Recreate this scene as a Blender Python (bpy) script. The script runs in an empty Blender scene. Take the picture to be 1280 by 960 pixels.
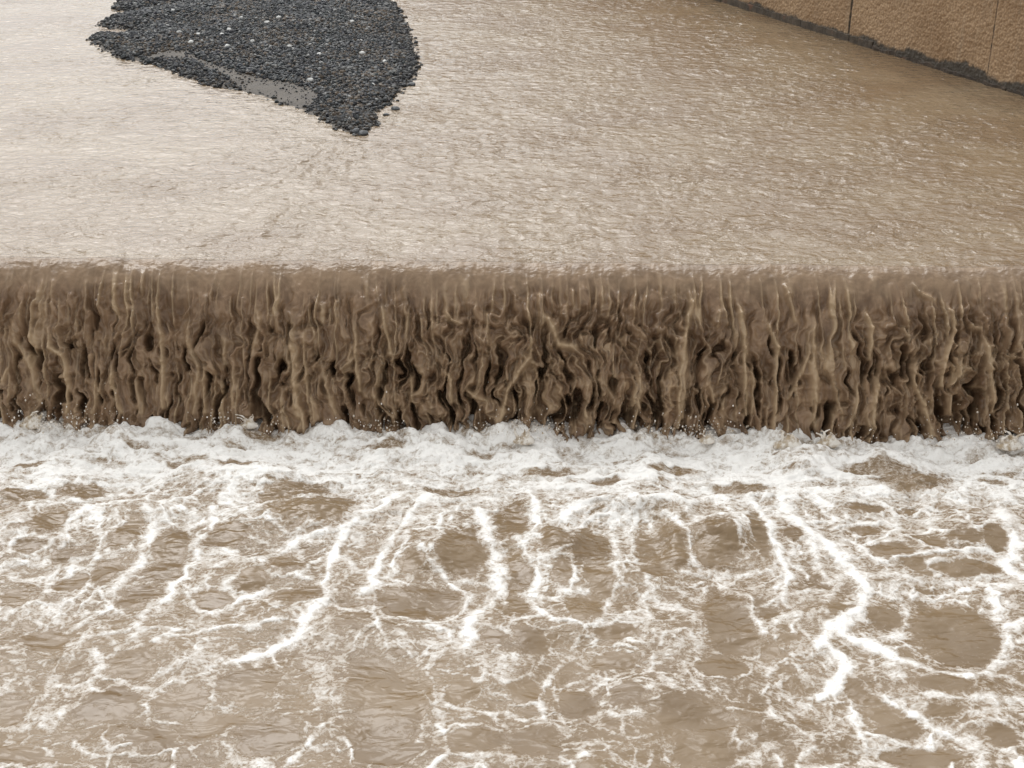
import bpy, math, random
import numpy as np
from mathutils import Vector

random.seed(7)
RNG = np.random.default_rng(7)
scene = bpy.context.scene
COL = scene.collection

# ------------------------------------------------------------------ camera model
F_PX, CX, CY = 2100.0, 640.0, 480.0          # focal length in photo pixels (1280 x 960)
PITCH = math.radians(21.6)
CAM_Z = 5.0
CP, SP = math.cos(PITCH), math.sin(PITCH)
Z_LOW = -1.49                                 # level of the lower pool


def ray(px, py):
    u, v = (px - CX) / F_PX, (py - CY) / F_PX
    return u, CP - v * SP, -SP - v * CP       # world direction (x, y, z)


def on_plane(px, py, z=0.0):
    dx, dy, dz = ray(px, py)
    k = (z - CAM_Z) / dz
    return dx * k, dy * k


# ------------------------------------------------------------------ noise in numpy
def _perm(seed):
    r = np.random.default_rng(seed)
    p = r.permutation(256)
    return np.concatenate([p, p]).astype(np.int64)


_PERMS = {}


def perlin(x, y, seed=0):
    if seed not in _PERMS:
        _PERMS[seed] = _perm(seed + 100)
    P = _PERMS[seed]
    xi = np.floor(x).astype(np.int64)
    yi = np.floor(y).astype(np.int64)
    xf = x - xi
    yf = y - yi
    xi &= 255
    yi &= 255
    u = xf * xf * xf * (xf * (xf * 6 - 15) + 10)
    v = yf * yf * yf * (yf * (yf * 6 - 15) + 10)

    def g(ix, iy, fx, fy):
        h = P[P[ix & 255] + (iy & 255)] * (2 * math.pi / 256.0)
        return np.cos(h) * fx + np.sin(h) * fy
    a = g(xi, yi, xf, yf)
    b = g(xi + 1, yi, xf - 1, yf)
    c = g(xi, yi + 1, xf, yf - 1)
    d = g(xi + 1, yi + 1, xf - 1, yf - 1)
    return (a + u * (b - a) + v * ((c + u * (d - c)) - (a + u * (b - a)))) * 1.45


def fbm(x, y, seed=0, octv=4, gain=0.5, lac=2.03):
    t, a, s = 0.0, 1.0, 0.0
    for i in range(octv):
        t = t + a * perlin(x, y, seed + i)
        s += a
        a *= gain
        x = x * lac + 17.3
        y = y * lac - 9.1
    return t / s


def billow(x, y, seed=0, octv=3, gain=0.5):
    t, a, s = 0.0, 1.0, 0.0
    for i in range(octv):
        t = t + a * np.abs(perlin(x, y, seed + i))
        s += a
        a *= gain
        x = x * 2.07 + 5.2
        y = y * 2.07 + 3.7
    return t / s


def worley(x, y, seed=0):
    """F1 and F2 distances, cell size 1."""
    P = _PERMS.setdefault(seed + 900, _perm(seed + 900))
    xi = np.floor(x).astype(np.int64)
    yi = np.floor(y).astype(np.int64)
    f1 = np.full(x.shape, 9.0)
    f2 = np.full(x.shape, 9.0)
    for dx in (-1, 0, 1):
        for dy in (-1, 0, 1):
            cx, cy = xi + dx, yi + dy
            h = P[P[cx & 255] + (cy & 255)]
            px = cx + P[h] / 255.0
            py = cy + P[(h + 71) & 255] / 255.0
            d = np.hypot(px - x, py - y)
            m = d < f1
            f2 = np.where(m, f1, np.minimum(f2, d))
            f1 = np.where(m, d, f1)
    return f1, f2


def sstep(a, b, x):
    t = np.clip((x - a) / (b - a), 0, 1)
    return t * t * (3 - 2 * t)


# ------------------------------------------------------------------ mesh helpers
def mesh_object(name, verts, faces, mat=None, parent=None, smooth=True, attrs=None, loops_per=None):
    """verts (n,3) array, faces (m,k) int array (k = 3 or 4)."""
    me = bpy.data.meshes.new(name)
    verts = np.asarray(verts, np.float32)
    faces = np.asarray(faces, np.int32)
    n, (m, k) = len(verts), faces.shape
    me.vertices.add(n)
    me.vertices.foreach_set('co', verts.ravel())
    me.loops.add(m * k)
    me.loops.foreach_set('vertex_index', faces.ravel())
    me.polygons.add(m)
    me.polygons.foreach_set('loop_start', np.arange(0, m * k, k, dtype=np.int32))
    me.polygons.foreach_set('use_smooth', np.full(m, smooth, dtype=bool))
    me.update(calc_edges=True)
    me.validate()
    for an, (kind, val) in (attrs or {}).items():
        if kind == 'FLOAT':
            a = me.attributes.new(an, 'FLOAT', 'POINT')
            a.data.foreach_set('value', np.asarray(val, np.float32).ravel())
        else:
            a = me.attributes.new(an, 'FLOAT_COLOR', 'POINT')
            a.data.foreach_set('color', np.asarray(val, np.float32).ravel())
    if mat:
        me.materials.append(mat)
    o = bpy.data.objects.new(name, me)
    COL.objects.link(o)
    if parent:
        o.parent = parent
    return o


def grid_faces(nu, nv, flip=False):
    """vertex index = j * nu + i"""
    i, j = np.meshgrid(np.arange(nu - 1), np.arange(nv - 1))
    a = (j * nu + i).ravel()
    f = np.stack([a, a + 1, a + nu + 1, a + nu], 1)
    return f[:, ::-1] if flip else f


def spaced(*segs):
    """segs: (start, end, step) pieces joined into one increasing axis"""
    out = []
    for a, b, st in segs:
        n = max(1, int(round((b - a) / st)))
        out.append(np.linspace(a, b, n, endpoint=False))
    out.append(np.array([segs[-1][1]]))
    return np.concatenate(out)


def structure(o):
    o['kind'] = 'structure'
    return o


def thing(o, label, cat, group=None):
    o['label'] = label
    o['category'] = cat
    if group:
        o['group'] = group
    return o


def empty(name, loc):
    o = bpy.data.objects.new(name, None)
    o.location = loc
    o.empty_display_size = 0.2
    COL.objects.link(o)
    return o


# ------------------------------------------------------------------ node helpers
class NT:
    def __init__(self, name):
        self.m = bpy.data.materials.new(name)
        self.m.use_nodes = True
        self.t = self.m.node_tree
        self.t.nodes.clear()
        self.out = self.n('ShaderNodeOutputMaterial')
        self.b = self.n('ShaderNodeBsdfPrincipled')
        self.l(self.b.outputs[0], self.out.inputs[0])

    def n(self, typ, **kw):
        nd = self.t.nodes.new(typ)
        for k, v in kw.items():
            setattr(nd, k, v)
        return nd

    def l(self, a, b):
        self.t.links.new(a, b)

    def put(self, sock, val):
        if isinstance(val, bpy.types.NodeSocket):
            self.l(val, sock)
        else:
            sock.default_value = val

    def obj(self):
        return self.n('ShaderNodeTexCoord').outputs['Object']

    def mapping(self, vec, scale=(1, 1, 1), rot=(0, 0, 0), loc=(0, 0, 0)):
        m = self.n('ShaderNodeMapping')
        self.l(vec, m.inputs[0])
        m.inputs['Scale'].default_value = scale
        m.inputs['Rotation'].default_value = rot
        m.inputs['Location'].default_value = loc
        return m.outputs[0]

    def noise(self, vec, scale, detail=4, rough=0.55, dist=0.0, out='Fac'):
        t = self.n('ShaderNodeTexNoise')
        self.l(vec, t.inputs['Vector'])
        t.inputs['Scale'].default_value = scale
        t.inputs['Detail'].default_value = detail
        t.inputs['Roughness'].default_value = rough
        t.inputs['Distortion'].default_value = dist
        return t.outputs[out]

    def voronoi(self, vec, scale, feature='F1', rand=1.0):
        t = self.n('ShaderNodeTexVoronoi', feature=feature)
        self.l(vec, t.inputs['Vector'])
        t.inputs['Scale'].default_value = scale
        t.inputs['Randomness'].default_value = rand
        return t.outputs['Distance']

    def math(self, op, a, b=0.0, clamp=False):
        m = self.n('ShaderNodeMath', operation=op)
        m.use_clamp = clamp
        self.put(m.inputs[0], a)
        self.put(m.inputs[1], b)
        return m.outputs[0]

    def rng(self, v, a, b, c=0.0, d=1.0, smooth=True):
        m = self.n('ShaderNodeMapRange')
        m.interpolation_type = 'SMOOTHSTEP' if smooth else 'LINEAR'
        self.l(v, m.inputs[0])
        for i, x in zip((1, 2, 3, 4), (a, b, c, d)):
            self.put(m.inputs[i], x)
        return m.outputs[0]

    def mix(self, fac, a, b):
        m = self.n('ShaderNodeMix', data_type='RGBA')
        self.put(m.inputs[0], fac)
        self.put(m.inputs[6], a)
        self.put(m.inputs[7], b)
        return m.outputs[2]

    def attr(self, name, out='Fac'):
        return self.n('ShaderNodeAttribute', attribute_name=name).outputs[out]

    def bump(self, h, strength, dist, normal=None):
        b = self.n('ShaderNodeBump')
        self.put(b.inputs['Strength'], strength)
        b.inputs['Distance'].default_value = dist
        self.l(h, b.inputs['Height'])
        if normal:
            self.l(normal, b.inputs['Normal'])
        return b.outputs[0]

    def set(self, **kw):
        for k, v in kw.items():
            self.put(self.b.inputs[k.replace('_', ' ')], v)
        return self.m


def rgb(r, g, b):
    return (r, g, b, 1.0)


MUD = rgb(0.236, 0.168, 0.1)
MUD_D = rgb(0.186, 0.128, 0.074)

# ------------------------------------------------------------------ materials
def mat_upper():
    t = NT('muddy river water')
    o = t.obj()
    big = t.noise(o, 0.55, 3, 0.5)
    col = t.mix(t.rng(big, 0.35, 0.65), rgb(0.226, 0.156, 0.094), rgb(0.27, 0.199, 0.126))
    n1 = t.noise(t.mapping(o, (1, 1.25, 1)), 5.0, 3, 0.5, 0.5)
    n2 = t.noise(t.mapping(o, (0.8, 1.35, 1), (0, 0, 0.22)), 13.0, 3, 0.55, 0.5)
    h = t.math('ADD', n1, t.math('MULTIPLY', n2, 0.24))
    calm = t.rng(t.noise(o, 0.6, 4, 0.6), 0.32, 0.68, 0.45, 1.0)
    nb = t.bump(h, calm, 0.086)
    return t.set(Base_Color=col, Roughness=0.08, IOR=1.36, Normal=nb)


def mat_fall():
    t = NT('falling muddy water')
    o = t.obj()
    st = t.mapping(o, (1, 1, 0.2))
    big = t.noise(st, 5.5, 5, 0.62, 0.8)
    col = t.mix(t.rng(big, 0.32, 0.68), rgb(0.135, 0.081, 0.048), rgb(0.285, 0.188, 0.117))
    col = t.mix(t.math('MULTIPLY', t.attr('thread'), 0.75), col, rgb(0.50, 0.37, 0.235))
    smooth = t.rng(t.attr('lip_light'), 0.0, 1.0, 0.0, 0.45)
    col = t.mix(smooth, col, rgb(0.29, 0.21, 0.136))  # unbroken river tone; also paints in the brightness of the upturned lip
    n1 = t.noise(t.mapping(o, (1, 1, 0.3)), 24, 3, 0.5, 0.4)
    lip = t.attr('lip')
    r1 = t.noise(t.mapping(o, (1, 1.25, 0.4)), 5.0, 3, 0.5, 0.5)
    r2 = t.noise(t.mapping(o, (0.8, 1.35, 0.4), (0, 0, 0.22)), 13.0, 3, 0.55, 0.5)
    n0 = t.bump(t.math('ADD', r1, t.math('MULTIPLY', r2, 0.42)), lip, 0.035)
    nb = t.bump(n1, 0.25, 0.02, n0)
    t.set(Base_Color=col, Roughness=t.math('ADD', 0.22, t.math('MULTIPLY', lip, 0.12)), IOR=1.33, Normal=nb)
    return t.m


def mat_pool(name):
    t = NT(name)
    o = t.obj()
    d = t.attr('foam')
    wv = t.noise(o, 7, 4, 0.6, 0.0, 'Color')
    va = t.n('ShaderNodeVectorMath', operation='MULTIPLY_ADD')
    t.l(wv, va.inputs[0])
    va.inputs[1].default_value = (0.09, 0.09, 0.0)
    t.l(o, va.inputs[2])
    wo = va.outputs[0]
    lace = t.voronoi(wo, 26, 'F1')
    mid = t.noise(wo, 13, 5, 0.68, 0.6)
    fine = t.noise(wo, 62, 4, 0.75)
    l1 = t.rng(lace, 0.15, 0.75)
    v1 = t.math('ABSOLUTE', t.math('SUBTRACT', t.noise(wo, 8.5, 3, 0.55, 0.8), 0.5))
    v1 = t.rng(v1, 0.0, 0.13, 1.0, 0.0)
    v2 = t.math('ABSOLUTE', t.math('SUBTRACT', t.noise(wo, 21, 3, 0.6, 0.6), 0.5))
    v2 = t.rng(v2, 0.0, 0.14, 1.0, 0.0)
    g = t.math('ADD', t.math('MULTIPLY', l1, 0.10), t.math('MULTIPLY', fine, 0.52))
    g = t.math('ADD', g, t.math('MULTIPLY', mid, 0.55))
    g = t.math('ADD', g, t.math('MULTIPLY', v1, 0.20))
    g = t.math('ADD', g, t.math('MULTIPLY', v2, 0.17))
    s = t.math('ADD', d, t.math('MULTIPLY', t.math('SUBTRACT', g, 0.75), 0.85))
    film = t.rng(s, 0.25, 0.58)
    f = t.rng(s, 0.36, 0.98)
    big = t.noise(o, 1.3, 4, 0.55)
    mud = t.mix(t.rng(big, 0.3, 0.7), MUD_D, MUD)
    c1 = t.mix(film, mud, rgb(0.36, 0.285, 0.212))
    col = t.mix(f, c1, rgb(0.86, 0.84, 0.81))
    rip = t.noise(t.mapping(o, (1, 1.6, 1)), 5, 2, 0.5, 0.6)
    n0 = t.bump(rip, 0.4, 0.05)
    hh = t.math('ADD', t.math('ADD', f, t.math('MULTIPLY', film, 0.4)), t.math('MULTIPLY', t.math('MULTIPLY', mid, f), 1.4))
    nb = t.bump(hh, 0.32, 0.02, n0)
    rough = t.math('ADD', t.math('MULTIPLY', film, 0.17), t.math('ADD', 0.12, t.math('MULTIPLY', f, 0.2)))
    t.b.inputs['Specular IOR Level'].default_value = 0.36
    return t.set(Base_Color=col, Roughness=rough, IOR=1.33, Normal=nb)


def mat_splash():
    t = NT('splash water')
    o = t.obj()
    f = t.noise(o, 14, 4, 0.6)
    col = t.mix(t.rng(f, 0.35, 0.6), rgb(0.40, 0.31, 0.21), rgb(0.80, 0.76, 0.70))
    return t.set(Base_Color=col, Roughness=0.3, IOR=1.33, Normal=t.bump(f, 0.4, 0.03))


def mat_wall():
    t = NT('ochre textured concrete')
    o = t.obj()
    g = t.attr('grime')
    pit = t.attr('pit')
    a = t.noise(o, 1.1, 5, 0.6)
    b = t.noise(o, 22, 5, 0.65)
    col = t.mix(t.rng(a, 0.3, 0.7), rgb(0.35, 0.222, 0.122), rgb(0.48, 0.325, 0.195))
    col = t.mix(t.math('MULTIPLY', t.rng(b, 0.45, 0.75), 0.5), col, rgb(0.25, 0.17, 0.10))
    st = t.noise(t.mapping(o, (1, 1, 0.12)), 3.2, 4, 0.6)
    col = t.mix(t.math('MULTIPLY', t.rng(st, 0.55, 0.75), 0.35), col, rgb(0.42, 0.34, 0.25))
    col = t.mix(t.math('MULTIPLY', pit, 0.55), col, rgb(0.17, 0.105, 0.055))
    gn = t.math('ADD', g, t.math('MULTIPLY', t.math('SUBTRACT', t.noise(o, 9, 5, 0.65), 0.5), 0.9))
    col = t.mix(t.rng(gn, 0.35, 0.75), col, rgb(0.075, 0.062, 0.048))
    nb = t.bump(b, 0.4, 0.02)
    return t.set(Base_Color=col, Roughness=0.8, Normal=nb)


def mat_footing(name, c1, c2):
    t = NT(name)
    o = t.obj()
    a = t.noise(o, 7, 6, 0.65)
    col = t.mix(t.rng(a, 0.3, 0.7), c1, c2)
    rust = t.noise(o, 2.3, 3, 0.5)
    col = t.mix(t.math('MULTIPLY', t.rng(rust, 0.62, 0.72), 0.6), col, rgb(0.20, 0.09, 0.05))
    return t.set(Base_Color=col, Roughness=0.8, Normal=t.bump(t.noise(o, 30, 5, 0.7), 0.6, 0.03))


def mat_plain(name, c1, c2, scale, rough, bumpd=0.02):
    t = NT(name)
    o = t.obj()
    a = t.noise(o, scale, 6, 0.6)
    col = t.mix(t.rng(a, 0.3, 0.7), c1, c2)
    return t.set(Base_Color=col, Roughness=rough, Normal=t.bump(t.noise(o, scale * 6, 4, 0.6), 0.4, bumpd))


def mat_stone():
    t = NT('river stones')
    o = t.obj()
    c = t.attr('tint', 'Color')
    a = t.noise(o, 60, 3, 0.6)
    mul = t.n('ShaderNodeMix', data_type='RGBA', blend_type='MULTIPLY')
    mul.inputs[0].default_value = 0.6
    t.l(c, mul.inputs[6])
    cc = t.mix(a, rgb(0.5, 0.5, 0.5), rgb(1.3, 1.3, 1.3))
    t.l(cc, mul.inputs[7])
    return t.set(Base_Color=mul.outputs[2], Roughness=0.6)


M_UP = mat_upper()
M_FALL = mat_fall()
M_POOL = mat_pool('churning muddy water')
M_FOAM = mat_pool('river foam')
M_SPL = mat_splash()
M_WALL = mat_wall()
M_FOOT = mat_footing('wet grey concrete', rgb(0.045, 0.033, 0.023), rgb(0.105, 0.08, 0.056))
M_FOOT_D = mat_footing('dark algae concrete', rgb(0.035, 0.025, 0.018), rgb(0.085, 0.06, 0.04))
M_DARK = mat_plain('wet joint concrete', rgb(0.04, 0.033, 0.026), rgb(0.075, 0.062, 0.048), 4, 0.6)
M_WEIR = mat_plain('wet weir concrete', rgb(0.035, 0.027, 0.02), rgb(0.07, 0.054, 0.04), 4, 0.35)
M_SAND = mat_plain('wet grey sand', rgb(0.05, 0.039, 0.029), rgb(0.085, 0.067, 0.049), 5, 0.7, 0.03)
M_STONE = mat_stone()
M_BANK = mat_plain('bank earth', rgb(0.17, 0.135, 0.10), rgb(0.24, 0.2, 0.15), 0.4, 0.9, 0.05)

# ------------------------------------------------------------------ weir line
CL = on_plane(0, 331)
CR = on_plane(1280, 344)
SLOPE = (CR[1] - CL[1]) / (CR[0] - CL[0])
Y0 = CL[1] - SLOPE * CL[0]


def crest_y(x):
    return Y0 + SLOPE * x


print('crest', CL, CR, 'y0', Y0, 'slope', SLOPE)
XMAX = 9.5
FALL_OUT = 0.62


def base_y(x):
    return crest_y(x) - FALL_OUT


AX = spaced((-XMAX, -5.7, 0.035), (-5.7, 5.7, 0.0095), (5.7, XMAX, 0.035))

# ------------------------------------------------------------------ upper river
def upper_height(X, Y):
    wx = X + 0.25 * fbm(X * 0.9, Y * 0.7, 11, 2)
    wy = Y + 0.25 * fbm(X * 0.9 + 40, Y * 0.7, 12, 2)
    h = 0.022 * fbm(wx * 1.3, wy * 1.7, 20, 3)
    h += 0.010 * (1 - 2 * billow(wx * 3.6, wy * 4.4, 24, 3, 0.55))
    q = Y - crest_y(X)
    h += 0.020 * np.exp(-np.maximum(q, -0.4) / 0.7) * fbm(X * 4.5, q * 0.9, 27, 3, 0.55)
    # ripples fanning from the tip of the bar down to the weir
    tx, ty = on_plane(440, 172)
    ang = np.arctan2(X - tx, ty - Y + 0.6)
    r = np.hypot(X - tx, ty - Y)
    near = sstep(0.0, 1.0, ty - Y) * np.exp(-((ang + 0.13) / 0.2) ** 2)
    h += near * 0.021 * perlin(ang * 26 + 0.2 * perlin(r * 2, ang * 6, 31), r * 1.1, 30)
    return h


NEAR_EDGE = 0.25
yy = []
y = 0.0
while y < 21:
    yy.append(y)
    y += 0.024 + 0.0012 * y
while y < 190:
    yy.append(y)
    y += 0.06 + 0.06 * (y - 20)
yy = np.array(yy) + NEAR_EDGE
ax2 = spaced((-60, -13, 1.2), (-13, -7.5, 0.1), (-7.5, 9.0, 0.026), (9.0, 16, 0.1), (16, 60, 1.2))
Xg, Yo = np.meshgrid(ax2, yy)
Yg = Yo + crest_y(Xg)
fade = 1 - sstep(25, 40, Yo)
Zg = upper_height(Xg, Yg) * fade
o = mesh_object('river_water', np.stack([Xg, Yg, Zg], -1).reshape(-1, 3), grid_faces(len(ax2), len(yy)), M_UP)
structure(o)

# ------------------------------------------------------------------ the falling sheet
# profile: flat approach, rounded lip, parabolic fall
def profile():
    tot = NEAR_EDGE + FALL_OUT
    pts = [(-NEAR_EDGE + q * tot, Z_LOW * q ** 2.2) for q in np.linspace(0, 1.08, 500)]
    p = np.array(pts)
    L = np.concatenate([[0], np.cumsum(np.hypot(*np.diff(p, axis=0).T))])
    n = 250
    q = np.linspace(0, L[-1], n)
    return np.stack([np.interp(q, L, p[:, 0]), np.interp(q, L, p[:, 1])], 1)


PR = profile()
PR = PR[PR[:, 1] > Z_LOW - 0.16]
tang = np.gradient(PR, axis=0)
tang /= np.linalg.norm(tang, axis=1)[:, None]
nrm = np.stack([-tang[:, 1], tang[:, 0]], 1)       # outward (towards the camera, up)

ROPES = []      # (points in photo pixels, width px, strength)
def rope(x0, y0, k, pts, w=7.0, s=1.0):
    ROPES.append(([(x0 + a * k, y0 + b * k) for a, b in pts], w, s))


K3 = 430 / 1280.0
for pts, w, s in [
    ([(130, 230), (180, 330), (190, 400), (240, 430), (255, 520), (250, 640)], 7, 1.0),
    ([(570, 250), (600, 350), (605, 450), (610, 620)], 7, .9),
    ([(1080, 210), (1090, 400), (1100, 540), (1112, 650)], 12, 1.2),
    ([(1150, 230), (1130, 400), (1150, 600), (1160, 660)], 6, .8),
    ([(410, 430), (420, 530), (450, 640)], 7, .9),
    ([(760, 420), (758, 520), (762, 640)], 7, .8),
    ([(1190, 400), (1210, 540), (1250, 640)], 8, .8),
    ([(870, 440), (870, 620)], 7, .7), ([(45, 460), (10, 530)], 6, .8),
    ([(830, 330), (842, 460)], 6, .7), ([(340, 500), (370, 560), (350, 640)], 7, .7),
    ([(40, 240), (60, 380), (120, 470), (150, 600)], 10, .7),
    ([(690, 220), (700, 380), (740, 470), (720, 640)], 8, .7),
    ([(500, 480), (520, 640)], 9, .6), ([(950, 200), (965, 300), (940, 420)], 8, .5),
]:
    rope(0, 300, K3, pts, w, s)
for pts, w, s in [
    ([(140, 220), (150, 300), (178, 430)], 6, .9), ([(35, 230), (45, 420), (60, 560)], 6, .9),
    ([(90, 530), (130, 610), (180, 660)], 6, .8), ([(350, 460), (395, 520), (402, 600)], 6, .9),
    ([(710, 340), (690, 440), (650, 490), (610, 560), (580, 670)], 6, 1.2),
    ([(690, 250), (760, 300), (800, 390), (860, 400)], 10, .9),
    ([(1100, 420), (1102, 560), (1075, 700)], 7, .9), ([(1270, 330), (1250, 500), (1245, 700)], 6, 1),
    ([(530, 250), (535, 340)], 5, .8), ([(255, 480), (250, 600)], 6, .8),
    ([(370, 250), (400, 300), (430, 310)], 4, .9), ([(430, 530), (480, 580), (530, 600)], 8, .8),
    ([(330, 170), (325, 300), (340, 340)], 5, .6), ([(860, 520), (960, 520), (1020, 620)], 9, .5),
    ([(690, 480), (695, 580)], 6, .7), ([(850, 170), (860, 250)], 6, .5),
    ([(1180, 540), (1250, 545)], 7, .6),
]:
    rope(430, 300, K3, pts, w, s)
for pts, w, s in [
    ([(200, 180), (225, 280), (240, 400), (245, 650)], 7, 1.0),
    ([(300, 250), (335, 330), (360, 400), (355, 560), (345, 690)], 6, 1.1),
    ([(680, 230), (710, 330), (705, 440)], 6, 1.0),
    ([(890, 350), (870, 480), (870, 540), (905, 610), (940, 730)], 8, 1.1),
    ([(960, 220), (1010, 270), (1022, 340), (980, 440), (970, 540)], 7, 1.0),
    ([(740, 440), (730, 540), (715, 600), (715, 710)], 9, 1.1),
    ([(1115, 300), (1140, 400), (1162, 560), (1160, 640)], 9, 1),
    ([(500, 250), (495, 400), (500, 690)], 10, .9), ([(660, 500), (648, 660)], 7, .9),
    ([(20, 150), (45, 240), (20, 360), (8, 660)], 8, .9),
    ([(470, 250), (475, 420), (430, 540), (400, 590)], 6, .8),
    ([(380, 140), (400, 210), (430, 300)], 6, .7), ([(820, 310), (850, 370)], 6, .8),
    ([(540, 460), (580, 560), (600, 660)], 6, .7), ([(110, 520), (125, 600)], 8, .7),
    ([(1060, 320), (1115, 330)], 7, .7), ([(265, 430), (270, 640)], 6, .7),
    ([(1250, 370), (1278, 430)], 7, .7), ([(1000, 540), (1010, 650)], 7, .7),
    ([(145, 250), (140, 320)], 5, .6), ([(600, 360), (612, 480)], 5, .6),
    ([(850, 140), (890, 200), (950, 230)], 6, .6),
]:
    rope(850, 300, K3, pts, w, s)


def fall_xz(px, py):
    """pixel -> (x, z) on the sheet"""
    dx, dy, dz = ray(px, py)
    lo, hi = 5.0, 40.0
    for _ in range(30):
        k = 0.5 * (lo + hi)
        yv = dy * k
        zv = CAM_Z + dz * k
        zp = np.interp(crest_y(dx * k) - yv, PR[:, 0], PR[:, 1])
        if zv < zp or crest_y(dx * k) - yv < PR[0, 0]:
            hi = k
        else:
            lo = k
    return dx * lo, CAM_Z + dz * lo


def seg_dist(px, py, a, b):
    ax, ay = a
    bx, by = b
    dx, dy = bx - ax, by - ay
    L2 = dx * dx + dy * dy + 1e-12
    t = np.clip(((px - ax) * dx + (py - ay) * dy) / L2, 0, 1)
    return np.hypot(px - ax - t * dx, py - ay - t * dy), t


nx, nt = len(AX), len(PR)
S, V = np.meshgrid(AX, PR[:, 1])                # V = height below the crest (negative)
T = np.clip(-V / (-Z_LOW), 0, 1.1)              # 0 crest .. 1 pool
ARC = np.linspace(0, 1, nt)[:, None] * np.ones_like(S) * 2.0
grow = sstep(0.0, 0.30, T)
# where the sheet is smoother (low) or tangled (high)
tang_m = np.clip(0.55 + 0.9 * fbm(S * 0.45 + 3.1, T * 0.8, 41, 2), 0, 1)
tang_m = np.clip(tang_m + 0.5 * np.exp(-((S - 0.35) / 1.3) ** 2) - 0.35 * np.exp(-((S + 2.6) / 0.9) ** 2), 0, 1)
wS = S + grow * (0.17 * fbm(S * 2.0, ARC * 1.7, 50, 3) + 0.05 * fbm(S * 7, ARC * 6, 52, 2))
wA = ARC + grow * 0.16 * fbm(S * 2.6 + 8, ARC * 2.6, 54, 3)
D = np.zeros_like(S)
low = sstep(0.05, 0.75, T)
# long vertical tongues
D += 0.05 * grow * fbm(wS * 2.0, wA * 0.4, 60, 2)
lob = fbm(wS * 7.5, wA * 0.8, 62, 2, 0.45)
vary = 0.35 + 0.9 * sstep(-0.3, 0.4, fbm(S * 1.1 + 2, ARC * 1.0, 66, 3))
D += 0.105 * vary * grow * lob * (1 - 0.4 * tang_m)
D += 0.055 * vary * grow * fbm(wS * 17.0, wA * 1.5, 64, 2, 0.4)
# tangled rounded lumps
kS = wS + 0.09 * fbm(wS * 3.4 + 9, wA * 2.6, 70, 2)
kA = wA + 0.12 * fbm(wS * 3.4 - 5, wA * 2.6, 72, 2)
lumps = fbm(kS * 12.0, kA * 6.0, 74, 3, 0.5)
D += 0.19 * sstep(0.02, 0.34, T) * (0.22 + 0.75 * tang_m) * lumps


def filament(n, w):
    return np.exp(-(n / w) ** 2)


# thin ropes of water everywhere, finer towards the bottom
vS = S + 0.45 * (wS - S)
t1 = 1.0 * sstep(0.0, 0.16, T) * filament(perlin(vS * 7.5, wA * 0.45, 80), 0.10) * sstep(-0.3, 0.2, perlin(kS * 3, kA * 1.5, 81))
t2 = 1.0 * sstep(0.01, 0.2, T) * filament(perlin(vS * 13.0, wA * 0.75, 82), 0.15) * sstep(-0.2, 0.3, perlin(kS * 4, kA * 2.5, 83))
t3 = 1.0 * sstep(0.12, 0.5, T) * filament(perlin(kS * 15.0, kA * 4.5, 86), 0.16) * tang_m
t1 *= np.clip(1.5 - 0.8 * vary, 0.3, 1.2)
t2 *= np.clip(0.3 + 0.8 * sstep(-0.35, 0.35, fbm(S * 1.5 + 9, ARC * 1.2, 68, 3)), 0, 1.1)
D += 0.050 * t1 + 0.036 * t2 + 0.034 * t3
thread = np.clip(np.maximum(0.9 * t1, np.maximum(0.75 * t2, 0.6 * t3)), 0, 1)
D += 0.006 * sstep(0.02, 0.2, T) * fbm(wS * 15, wA * 0.8, 84, 2)
# torn hollows that open towards the pool
hol = fbm(vS * 10.0 + 0.5 * (kS - S) * 10, kA * 2.2, 90, 3)
hol_m = sstep(0.12, 0.52, hol + 0.22 * (T - 0.6) + 0.14 * (tang_m - 0.5)) * sstep(0.12, 0.6, T)
D -= 0.32 * hol_m
# the ropes one can pick out
RS = S + 0.018 * perlin(S * 9, V * 7, 95)
for pts, w, s in ROPES:
    q = [fall_xz(*p) for p in pts]
    wm = 0.55 * w / 130.0
    nq = len(q) - 1
    for iq, (a, b) in enumerate(zip(q[:-1], q[1:])):
        x0, x1 = min(a[0], b[0]) - 0.15, max(a[0], b[0]) + 0.15
        i0, i1 = np.searchsorted(AX, [x0, x1])
        zs = PR[:, 1]
        j = np.where((zs < max(a[1], b[1]) + 0.1) & (zs > min(a[1], b[1]) - 0.1))[0]
        if len(j) < 2 or i1 - i0 < 2:
            continue
        sl = (slice(j[0], j[-1] + 1), slice(i0, i1))
        d, tq = seg_dist(RS[sl], V[sl], a, b)
        pr = (iq + tq) / nq
        add = 0.085 * s * np.exp(-(d / wm) ** 2) * sstep(0, 0.35, pr) * (1 - 0.5 * sstep(0.85, 1.0, pr))
        base = D[sl]
        # ropes stand proud of whatever lies behind them
        on = np.exp(-(d / (1.5 * wm)) ** 2) * sstep(0, 0.35, pr)
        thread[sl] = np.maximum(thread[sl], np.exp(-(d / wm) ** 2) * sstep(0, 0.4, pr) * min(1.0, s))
        D[sl] = np.maximum(base, base + (np.maximum(base, -0.05) * 0.5 + add - base) * on)
D *= sstep(0.0, 0.06, T)
D += 0.020 * fbm(S * 7, ARC * 2.0, 98, 4, 0.6) * sstep(0.0, 0.03, np.linspace(0, 1, nt)[:, None])
join = upper_height(S, crest_y(S) - PR[:, 0][:, None]) * (1 - sstep(-NEAR_EDGE + 0.05, 0.38, PR[:, 0][:, None]))
lip = (1 - sstep(-0.20, 0.12, PR[:, 0][:, None])) * np.ones_like(S)
PR0 = PR.copy()
OUT = PR[:, 0][:, None] + nrm[:, 0][:, None] * D
ZZ = PR[:, 1][:, None] + nrm[:, 1][:, None] * D + join
YY = crest_y(S) - OUT
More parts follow.
